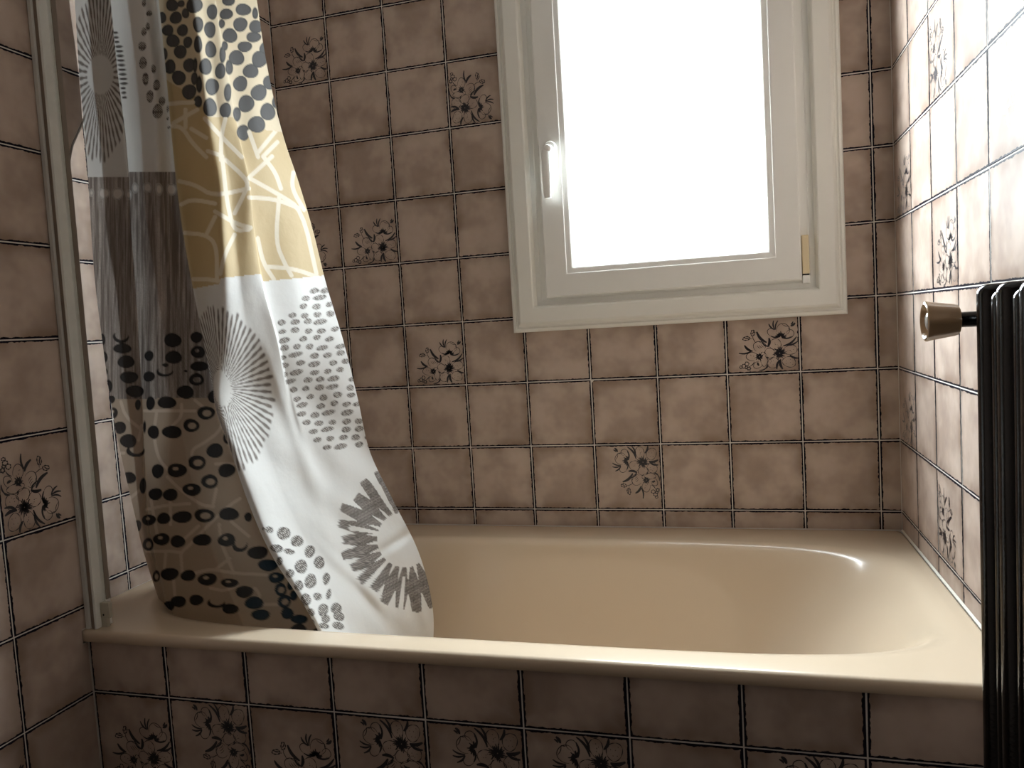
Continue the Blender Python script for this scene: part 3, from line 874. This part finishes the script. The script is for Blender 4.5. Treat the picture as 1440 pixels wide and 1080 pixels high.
def curtain_print(x, y, s):
    """colour of the printed cloth; x, y run over the cloth as it was measured, s counts the folds"""
    n = len(x); rg = np.random.default_rng(3)
    C = lambda c: lin(c)
    col = np.zeros((n, 3))
    def hashn(a): 
        v = np.sin(a * 12.9898) * 43758.5453; return v - np.floor(v)
    def vnoise(a, b):
        ia, ib = np.floor(a), np.floor(b); fa, fb = a - ia, b - ib
        fa = fa*fa*(3-2*fa); fb = fb*fb*(3-2*fb)
        h = lambda i, j: hashn(i * 1.37 + j * 57.31 + 3.1)
        return (h(ia, ib)*(1-fa) + h(ia+1, ib)*fa)*(1-fb) + (h(ia, ib+1)*(1-fa) + h(ia+1, ib+1)*fa)*fb
    left = s <= S_SEAM
    WHITE = C((220, 219, 216)); GREY = C((118, 110, 104)); CREAM = C((212, 197, 168)); DOT = C((70, 68, 67))
    BEIGE = C((196, 174, 132)); BLINE = C((222, 212, 192)); BROWN = C((186, 169, 150)); BRLINE = C((214, 200, 184)); BLK = C((44, 42, 43))
    yb1 = np.where(x < 181, 249.0, 241.5) + 0.0 * y
    yb2 = 561 - (x - 165) * 0.012
    # ---- bases
    reg_w1 = left & (y < yb1); reg_t = left & (y >= yb1) & (y < yb2); reg_b = left & (y >= yb2)
    col[reg_w1] = WHITE
    st = vnoise(x * 0.42, y * 0.012) * 0.6 + vnoise(x * 1.1, y * 0.05) * 0.4
    fine = vnoise(x * 1.6, y * 0.9)
    k = np.clip((st - 0.32) * 1.5, 0, 1) * (0.55 + 0.45 * fine)
    tau = C((120, 110, 104)) * (1 - k)[:, None] + C((214, 206, 198)) * k[:, None]
    col[reg_t] = tau[reg_t]
    col[reg_b] = BROWN
    ybd = np.interp(s, [5, 6.0, 6.2, 8.3, 8.7, 9.0, 11], [112, 140, 164, 166, 172, 178, 186])
    ybw = np.interp(s, [5, 6, 6.05, 8, 8.6, 9, 11], [406, 399, 391, 385, 388, 396, 387])
    reg_d = ~left & (y < ybd); reg_l = ~left & (y >= ybd) & (y < ybw); reg_w2 = ~left & (y >= ybw)
    col[reg_d] = CREAM; col[reg_l] = BEIGE; col[reg_w2] = WHITE
    def paint(mask, c, a=1.0):
        a = a * mask if not np.isscalar(a) else a * mask.astype(float)
        col[:] = col * (1 - a[:, None]) + np.asarray(c)[None] * a[:, None]
    def soft(d, w=0.8): return np.clip(0.5 - d / w, 0, 1)
    def polyl(pts, hw, c, region, scale, off):
        p = [(off[0] + a / scale, off[1] + b / scale) for a, b in pts]
        # round the corners
        for _ in range(2):
            q = [p[0]]
            for a, b in zip(p[:-1], p[1:]):
                q += [(a[0]*.75+b[0]*.25, a[1]*.75+b[1]*.25), (a[0]*.25+b[0]*.75, a[1]*.25+b[1]*.75)]
            q.append(p[-1]); p = q
        xs = [a[0] for a in p]; ys = [a[1] for a in p]
        idx = np.nonzero(region & (x > min(xs)-6) & (x < max(xs)+6) & (y > min(ys)-6) & (y < max(ys)+6))[0]
        if len(idx) == 0: return
        X, Y = x[idx], y[idx]; d = np.full(len(idx), 1e9)
        for a, b in zip(p[:-1], p[1:]):
            dx, dy = b[0]-a[0], b[1]-a[1]; L2 = dx*dx+dy*dy+1e-9
            t = np.clip(((X-a[0])*dx + (Y-a[1])*dy)/L2, 0, 1)
            d = np.minimum(d, np.hypot(X-a[0]-t*dx, Y-a[1]-t*dy))
        a_ = soft(d - hw, 1.0)
        col[idx] = col[idx]*(1-a_[:, None]) + c[None]*a_[:, None]
    def dot(cx, cy, rx, ry, c, region, kind=0, hole=None, tilt=0.0, texture=None):
        idx = np.nonzero(region & (np.abs(x-cx) < rx*1.4+2) & (np.abs(y-cy) < ry*1.4+2))[0]
        if len(idx) == 0: return
        X, Y = x[idx]-cx, y[idx]-cy
        if tilt: 
            ct, sn = math.cos(tilt), math.sin(tilt); X, Y = X*ct+Y*sn, -X*sn+Y*ct
        th = np.arctan2(Y/ry, X/rx)
        wob = 1 + 0.035*np.sin(2*th+cx*0.7) + 0.03*np.sin(3*th+cy)
        r = np.hypot(X/rx, Y/ry)/wob
        d = (r-1)*min(rx, ry)
        a_ = soft(d, 1.0)
        cc = np.repeat(c[None], len(idx), 0)
        rim = np.clip(1-np.abs(d+1.0)/1.2, 0, 1)*0.5
        cc = cc*(1-rim[:, None])
        if kind == 1:      # ring with an off-centre hole
            h = np.hypot((X-0.1*rx)/(rx*0.52), (Y-0.05*ry)/(ry*0.48)); a_ = a_*(1-soft((h-1)*min(rx, ry)*0.5, 1.0))
        elif kind == 2:    # small fleck missing
            h = np.hypot((X+0.15*rx)/(rx*0.3), (Y+0.25*ry)/(ry*0.28)); a_ = a_*(1-soft((h-1)*min(rx, ry)*0.3, 0.8))
        elif kind == 3:    # crescent
            h = np.hypot((X-0.1*rx)/(rx*0.8), (Y+0.45*ry)/(ry*0.9)); a_ = a_*(1-soft((h-1)*min(rx, ry)*0.7, 0.8))
        elif kind == 4:    # woven fill
            wv = (np.sin(X*1.9)*np.sin(Y*1.9) > 0.25)
            cc = np.where(wv[:, None], cc*0+C((190, 186, 180))[None], cc)
        col[idx] = col[idx]*(1-a_[:, None]) + cc*a_[:, None]
    # ---- top left: sunburst and specks
    def burst(cx, cy, wr, wl, h, hx_, hy_, nray, region, r0, tiltx=0.0, rough=0.25, ramp=1.0):
        idx = np.nonzero(region & (np.abs(y-cy) < h*1.1) & (x > cx-wl*1.3-40) & (x < cx+wr*1.15))[0]
        X = x[idx]-cx-(y[idx]-cy)*tiltx; Y = y[idx]-cy
        U = np.where(X > 0, X/wr, X/wl); V = Y/h
        r = np.hypot(U, V); th = np.arctan2(V, U)
        ph = th/(2*np.pi)*nray
        cell = np.floor(ph); f = np.abs(ph-cell-0.5)*2
        outer = 0.93+0.07*hashn(cell); inner = r0+0.06*hashn(cell+9)
        wd = 0.60+0.10*np.sin(r*34+cell*2.0)
        # width along the ray grows; keep bars bar-like
        a_ = np.clip((wd-f)*3.0, 0, 1)*np.clip((outer-r)*30, 0, 1)*np.clip((r-inner)*30, 0, 1)
        hole = np.hypot(X/hx_, Y/hy_); a_ = a_*np.clip((hole-1)*8, 0, 1)
        tex = 0.55+0.45*vnoise(X*0.9+cell*3, Y*0.9)
        cc = GREY[None]*(0.55+0.9*tex[:, None]**2)
        col[idx] = col[idx]*(1-a_[:, None])+cc*a_[:, None]
    burst(141, 105, 46, 44, 127, 17.5, 26, 46, reg_w1 & (s < 2.55), 0.16)
    for q in range(15):
        yy = 46+q*6.5; dot(159.5+q*0.9+(5 if 2 < q < 12 else 3), yy, 5.5 if 2 < q < 12 else 3.5, 1.9, GREY*0.6, reg_w1 & (s >= 2.45))
    for a, b, rx, ry in ((575,90,20,20),(565,180,14,28),(540,215,18,28),(528,312,26,32),(533,425,26,42),(550,533,22,42),(605,465,16,30),(625,575,24,36),
                         (580,650,24,42),(662,682,22,30),(632,752,36,48),(700,735,8,22),(540,20,14,26),(700,800,8,12),(708,860,10,10)):
        dot(90+a/4.8, b/4.8, rx/4.8, ry/4.8, GREY*0.75, reg_w1, 4)
    # ---- top right: big grey pebbles
    D = [(730,35,42,42),(755,120,42,42),(660,120,30,40),(700,205,38,40),(800,205,38,40),(735,275,45,45),(835,285,30,40),(785,350,42,48),(680,365,20,40),(715,450,40,48),(845,440,42,46),(775,525,47,50),(880,530,22,45),(845,620,50,50),(905,685,28,40),(790,25,25,25),(820,90,25,35),
         (880,35,55,55),(1000,80,35,55),(905,165,35,55),(985,200,40,55),(905,300,28,60),(990,335,38,58),(1070,370,22,55),(955,450,42,58),(1055,480,36,55),(1000,585,45,60),(1105,625,26,60),(985,725,48,62),(1090,745,38,55),(885,440,16,50),(912,570,20,60),
         (1110,0,45,40),(1210,65,52,42),(1095,95,45,38),(1190,165,50,48),(1295,180,45,45),(1290,90,20,40),(1120,240,50,50),(1280,250,52,35),(1220,315,48,38),(1350,330,30,45),(1165,390,52,52),(1320,400,55,55),(1260,480,52,50),(1115,455,26,50),(1190,565,50,52),(1395,555,52,50),(1315,625,55,55),(1230,700,55,58),(1430,690,25,45),(1375,755,52,58),(1168,770,26,50),(1300,840,58,58),(1210,895,42,55),(1065,160,22,30),(1085,310,20,35)]
    ndl = ~left
    for a, b, rx, ry in D: dot(90+a/4.8, b/4.8, rx/4.8, ry/4.8, DOT, ndl & (y < 206))
    for r in range(14):
        for q in range(12):
            dot(205+q*19+(9 if r % 2 else 0)+rg.uniform(-2, 2)-r*2.6, -22-r*21+rg.uniform(-2, 2), 9, 10, DOT, ndl & (y < -8))
    # ---- beige field with white lines
    for pts in ([(610,140),(700,160),(800,225),(1000,180)],[(620,270),(680,240),(810,265)],[(640,430),(760,440),(820,500),(820,700)],[(760,440),(810,340)],[(690,690),(760,690),(830,700)],
                [(850,0),(870,200),(890,320),(920,420),(1000,410)],[(870,20),(990,130),(990,180),(920,320)],[(810,310),(930,380),(1010,400)],[(920,440),(860,560),(840,660)],
                [(1000,120),(1180,220),(1300,300),(1380,660)],[(1000,230),(1150,240),(1280,290)],[(1130,0),(1010,110)],[(1080,0),(1150,90),(1180,180)],[(1170,230),(1150,480),(1200,600),(1240,670)],
                [(1050,460),(1080,600),(1140,690)],[(1100,620),(1250,630),(1390,680)],[(1250,90),(1240,180),(1310,300)]):
        polyl(pts, 2.9, BLINE, reg_l, 4.0, (100, 220))
    for pts in ([(700,700),(870,690)],[(730,850),(800,860),(860,960),(960,1060)],[(740,830),(900,740)],[(820,740),(820,860)],[(860,870),(960,930)],[(950,800),(1060,920),(1200,1060)],
                [(1090,800),(1060,920),(1060,1080)],[(970,1020),(1060,1050)],[(1250,890),(1310,1060)],[(1440,870),(1310,1030)],[(1440,960),(1350,1050)]):
        polyl(pts, 2.9, BLINE, reg_l, 4.8, (90, 0))
    # ---- white dots on the woven taupe, black pebbles below
    LW = C((206, 200, 194))
    for a, b, rx, ry in ((115,205,14,22),(185,208,32,30),(262,210,32,34),(325,215,18,28),(360,178,18,30),(430,175,24,30),(495,185,20,34),(565,186,30,32)):
        dot(100+a/4, 220+b/4, rx/4, ry/4, LW, reg_t)
    for pts in ([(400,660),(740,660)],[(930,670),(920,790),(800,880),(720,920),(720,980)],[(480,680),(460,820),(490,980),(560,1060)],[(240,600),(270,700),(380,790)],[(650,620),(650,700),(590,760)],
                [(740,590),(800,640)],[(190,945),(260,945)],[(880,1020),(1000,1020)],[(380,760),(360,860)]):
        polyl(pts, 2.2, BRLINE, reg_b, 4.8, (120, 440))
    for pts in ([(410,100),(470,160),(540,220),(640,290),(720,300)],[(740,180),(715,300)],[(900,245),(830,290),(690,420),(560,560),(500,610)],[(270,320),(400,290),(560,280)],[(500,610),(510,740)],
                [(400,600),(390,720)],[(270,600),(420,600),(510,610)],[(780,560),(860,750)],[(740,720),(830,650)],[(590,750),(700,720),(860,750),(1080,760)],[(840,400),(960,500)],[(620,430),(500,540)],
                [(430,260),(430,420)],[(760,420),(770,520)],[(450,780),(460,900)],[(700,850),(800,870),(880,830)],[(1000,850),(1040,900),(1000,980)],[(140,260),(220,190)],[(300,260),(340,480)],[(1020,960),(1180,960)]):
        polyl(pts, 2.2, BRLINE, reg_b, 4.8, (150, 650))
    A3 = [(240,165,55,38,3),(250,240,60,35,0),(275,330,60,42,0),(295,435,60,42,0),(335,530,60,42,0),(590,185,58,48,0),(595,300,55,45,0),(535,400,58,30,3),(750,165,42,36,0),(760,265,48,42,2),(770,360,60,34,0),(750,450,52,40,1),(675,535,57,46,0),(550,605,62,42,0),(440,610,30,46,0),(870,565,42,45,0),(430,430,38,36,0),(430,290,30,36,0),
          (115,180,20,40,0),(125,300,25,40,0),(130,400,20,30,0),(155,495,28,45,0),(175,585,25,28,0),(190,675,30,36,2),(355,620,20,36,0),(540,352,22,12,0),(678,392,12,8,0),
          (815,675,58,46,1),(715,760,55,44,1),(585,805,68,42,0),(460,805,38,46,0),(230,775,48,40,0),(290,865,55,48,0),(960,840,30,45,1),(875,930,58,48,0),(755,1010,60,48,1),(400,770,10,40,0),(340,930,60,45,3)]
    A4 = [(345,60,42,46,0),(475,55,68,45,2),(810,55,58,46,0),(605,15,52,28,3),(150,105,48,40,0),(575,185,62,42,2),(695,130,58,46,1),(330,215,46,42,0),(430,220,52,40,0),(245,160,22,55,0),(285,390,46,38,2),(385,380,46,38,0),(510,370,68,40,0),(660,360,68,46,1),(825,350,70,42,0),(955,370,26,30,0),(205,430,30,40,0),(370,520,55,42,2),(480,535,52,40,0),(645,525,66,38,0),(810,525,60,44,2),(900,560,52,46,3),(1020,610,68,45,0),
          (280,555,35,45,1),(425,755,62,42,0),(550,765,50,38,0),(680,790,65,42,2),(830,815,60,30,2),(930,875,58,42,0),(335,770,25,40,1),(485,940,52,38,0),(605,930,50,35,0),(740,950,62,34,3),(835,990,55,35,0),(420,970,40,35,0)]
    A4b = [(1090,695,68,40,0),(1145,780,52,38,2),(995,950,65,42,0),(1175,860,40,45,1),(1200,940,45,45,1),(1040,1030,65,36,0),(1220,1020,42,40,0),(1300,1060,60,30,0),(1240,830,22,36,0),(1262,900,25,35,0)]
    lr = left & (y > 455)
    for a, b, rx, ry, kd in A3: dot(120+a/4.8, 440+b/4.8, rx/4.8, ry/4.8, BLK, lr, kd)
    for a, b, rx, ry, kd in A4: dot(150+a/4.8, 650+b/4.8, rx/4.8, ry/4.8, BLK, lr, kd)
    for a, b, rx, ry, kd in A4b: dot(150+a/4.8, 650+b/4.8, rx/4.8, ry/4.8, C((24, 50, 66)), lr, kd)
    for q in range(26): dot(230+rg.uniform(0, 250), 880+rg.uniform(0, 80), 12, 8, BLK, lr)
    # ---- white field: sunburst, specks, woven burst
    burst(311, 546, 77, 40, 122, 10, 24, 66, reg_w2, 0.15, 0.10)
    for r in range(20):
        yy = 409+r*11.6
        xl = np.interp(yy, [405, 437, 450, 507, 560, 613, 640], [440, 415, 396, 392, 412, 437, 470])
        xr = np.interp(yy, [405, 450, 507, 560, 640], [466, 472, 490, 506, 528])
        xx = xl+rg.uniform(0, 8)
        while xx < xr:
            big = rg.uniform() < 0.16
            dot(xx, yy+rg.uniform(-2, 2)+(xx-xl)*-0.05, (9.5 if big else 6.2)*rg.uniform(0.85, 1.1), 4.0*rg.uniform(0.85, 1.1), GREY*1.15, reg_w2 & (s > 8.2), 4, tilt=-0.22)
            xx += (26 if big else 18.5)+rg.uniform(-1.5, 1.5)
    for a, b, rx, ry in ((85,382,24,22),(175,405,42,42),(260,455,40,36),(130,500,40,26),(210,520,34,18),(340,520,32,40),(400,590,34,40),(285,615,38,46),(215,658,26,28),(345,708,38,46),(445,692,22,40),(270,735,30,32),(315,825,34,38),(390,805,28,24),
                         (460,790,15,34),(425,890,32,40),(345,905,28,24),(440,945,28,28),(508,880,36,34),(525,930,34,30),(340,970,30,26),(430,990,34,18),(520,990,38,24),(48,376,10,10),(150,580,20,28)):
        dot(360+a/4.5, 660+b/4.5, rx/4.5, ry/4.5, GREY*0.6, reg_w2 & (y > 700), 4, tilt=0.2)
    idx = np.nonzero(reg_w2 & (y > 640) & (x > 455))[0]
    X, Y = x[idx]-574, y[idx]-756
    r = np.hypot(X, Y); th = (np.degrees(np.arctan2(-Y, X))) % 360
    ro = np.interp(th, [0, 60, 85, 110, 140, 165, 190, 215, 240, 265, 290, 330, 360], [60, 80, 98, 103, 106, 103, 98, 97, 98, 108, 114, 100, 70])
    ri = np.interp(th, [0, 60, 100, 150, 190, 230, 270, 300, 360], [30, 36, 36, 42, 44, 44, 42, 38, 34])
    ph = th/13.5; cell = np.floor(ph); f = np.abs(ph-cell-0.5)*2
    tip = ro*(0.86+0.14*hashn(cell+2)); depth = np.clip((r-ri)/(ro-ri), 0, 1)
    fing = np.where(depth > 0.55, f < 0.92-(depth-0.55)*1.1, np.where(depth < 0.3, f < 0.55+depth*1.5, True))
    gap = ((th > 118) & (th < 124) & (depth > 0.1)) | ((th > 168) & (th < 173) & (depth < 0.7)) | ((th > 226) & (th < 232)) | ((th > 262) & (th < 266) & (depth > 0.2))
    msk = (r > ri) & (r < tip) & fing & ~gap & (th > 62) & (th < 318)
    wv = np.where((np.floor((X+Y*0.25)/4.2)+np.floor((Y-X*0.25)/4.2)) % 2 == 0, np.abs(((X+Y*0.25)/2.1) % 1-0.5), np.abs(((Y-X*0.25)/2.1) % 1-0.5))
    kk = np.clip((wv-0.18)*4, 0, 1)
    cc = C((96, 90, 86))[None]*(1-kk[:, None])+C((158, 151, 145))[None]*kk[:, None]
    col[idx[msk]] = cc[msk]
    return col

def build_curtain():
    nv, nu = 760, 470
    yq = np.concatenate([np.linspace(-330, 0, 90, endpoint=False), np.linspace(0, 900, 620, endpoint=False), np.linspace(900, 960, 50)])
    nv = len(yq)
    gx, gy = smooth_rows(CX, yq), smooth_rows(CY, yq)
    # samples along the folds, denser where the cloth shows wide
    dens = np.array([26, 24, 8, 38, 30, 30, 28, 30, 6, 42, 26], float)
    cs = np.concatenate([[0], np.cumsum(dens)]); s = np.interp(np.linspace(0, cs[-1], nu), cs, np.arange(len(cs)))
    X = catmull(gx, s); Y = catmull(gy, s)             # (nu, nv)
    SS = np.repeat(s[:, None], nv, 1); YY = np.repeat(yq[None], nu, 0)
    # soft wrinkles
    wr = 0.0018*np.sin(YY*0.021+SS*1.9)*np.sin(SS*2.7+YY*0.006)+0.0012*np.sin(YY*0.055-SS*3.1)*np.clip((YY-350)/300, 0, 1)
    # creases of the wet white end over the rim
    g = lambda cx, cy, dx, dy, w_, L_: np.exp(-(((X-cx)*-dy+(YY-cy)*dx)/w_)**2-(((X-cx)*dx+(YY-cy)*dy)/L_)**2)
    wr += -0.004*g(408, 590, 0.33, 0.94, 9, 95)+0.008*g(560, 760, 0.83, -0.55, 7, 34)-0.006*g(500, 815, 0.72, 0.69, 9, 60)+0.006*g(520, 850, 0.6, 0.8, 8, 40)-0.005*g(590, 850, 0.3, 0.95, 7, 40)
    Pw = ray_on_y(X, YY, Y+wr)
    V = Pw.reshape(-1, 3)
    base = np.array([V[:, 0].mean(), V[:, 1].mean(), V[:, 2].min()])
    root = empty('shower_curtain', tuple(base))
    tag(root, 'patchwork print shower curtain bunched at the left and trailing into the bath', 'curtain')
    a = (np.arange(nu-1)[:, None]*nv+np.arange(nv-1)[None]).ravel()
    F = np.stack([a, a+nv, a+nv+1, a+1], 1)
    me = bpy.data.meshes.new('fabric')
    me.vertices.add(len(V)); me.vertices.foreach_set('co', (V-base).astype(np.float32).ravel())
    me.loops.add(F.size); me.loops.foreach_set('vertex_index', F.astype(np.int32).ravel())
    me.polygons.add(len(F)); me.polygons.foreach_set('loop_start', (np.arange(len(F))*4).astype(np.int32))
    me.polygons.foreach_set('use_smooth', np.ones(len(F), bool))
    me.update(calc_edges=True); me.validate()
    col = curtain_print(X.ravel(), YY.ravel(), SS.ravel())
    at = me.color_attributes.new('cloth_print', 'FLOAT_COLOR', 'POINT')
    at.data.foreach_set('color', np.concatenate([np.clip(col, 0, 1), np.ones((len(col), 1))], 1).astype(np.float32).ravel())
    m, nt, b = new_mat('printed_polyester')
    L = nt.links
    va = N(nt, 'ShaderNodeVertexColor'); va.layer_name = 'cloth_print'
    L.new(va.outputs[0], b.inputs['Base Color'])
    b.inputs['Roughness'].default_value = 0.62; b.inputs['Specular IOR Level'].default_value = 0.35
    b.inputs['Sheen Weight'].default_value = 0.1
    tl = N(nt, 'ShaderNodeBsdfTranslucent'); L.new(va.outputs[0], tl.inputs[0])
    mx = N(nt, 'ShaderNodeMixShader'); mx.inputs[0].default_value = 0.27
    L.new(b.outputs[0], mx.inputs[1]); L.new(tl.outputs[0], mx.inputs[2]); L.new(mx.outputs[0], nt.nodes['Material Output'].inputs[0])
    tc = N(nt, 'ShaderNodeTexCoord'); nz = N(nt, 'ShaderNodeTexNoise'); nz.inputs['Scale'].default_value = 45; nz.inputs['Detail'].default_value = 3
    L.new(tc.outputs['Object'], nz.inputs['Vector'])
    bp = N(nt, 'ShaderNodeBump'); bp.inputs['Strength'].default_value = 0.25; bp.inputs['Distance'].default_value = 0.004
    L.new(nz.outputs[0], bp.inputs['Height']); L.new(bp.outputs[0], b.inputs['Normal'])
    me.materials.append(m)
    fab = obj('fabric', me, None, root)
    # rod and rings above the picture's upper edge
    top = V.reshape(nu, nv, 3)[:, 0]
    zr = float(top[:, 2].max())+0.022
    yr = float(top[:, 1].mean())
    rod = empty('curtain_rod', (XR/2, yr, zr))
    tag(rod, 'white shower curtain rod spanning the bath above the curtain', 'curtain rod')
    mb = MB(); q, f = lathe([(0, 0.0095), (XR-0.002, 0.0095)], (-XR/2+0.001, 0, 0), (1, 0, 0), 16); mb.add(q, f); mb.build('tube', M_PVC, rod, smooth=True)
    for sx in (-1, 1):
        mb = MB(); q, f = lathe([(0, 0.022), (0.006, 0.022), (0.012, 0.013), (0.02, 0.012)], (sx*(XR/2-0.001), 0, 0), (-sx, 0, 0), 20); mb.add(q, f); mb.build('end_flange', M_PVC, rod, smooth=True)
    for k in np.linspace(4, nu-5, 9).astype(int):
        px, py, pz = top[k]
        vs, fs = [], []
        n1, n2 = 20, 6
        ctr = Vector((px, yr, zr)); R1 = max(0.018, math.hypot(py-yr, pz-zr))
        for i in range(n1):
            a1 = 2*math.pi*i/n1
            for j in range(n2):
                a2 = 2*math.pi*j/n2; rr = R1+0.0016*math.cos(a2)
                vs.append((px+0.0016*math.sin(a2)-base[0], yr+rr*math.sin(a1)-base[1], zr+rr*math.cos(a1)-base[2]))
        for i in range(n1):
            for j in range(n2):
                i2, j2 = (i+1) % n1, (j+1) % n2; fs.append((i*n2+j, i2*n2+j, i2*n2+j2, i*n2+j2))
        mb = MB(); mb.add(vs, fs); mb.build('curtain_ring', M_CHROME, root, smooth=True)
build_curtain()
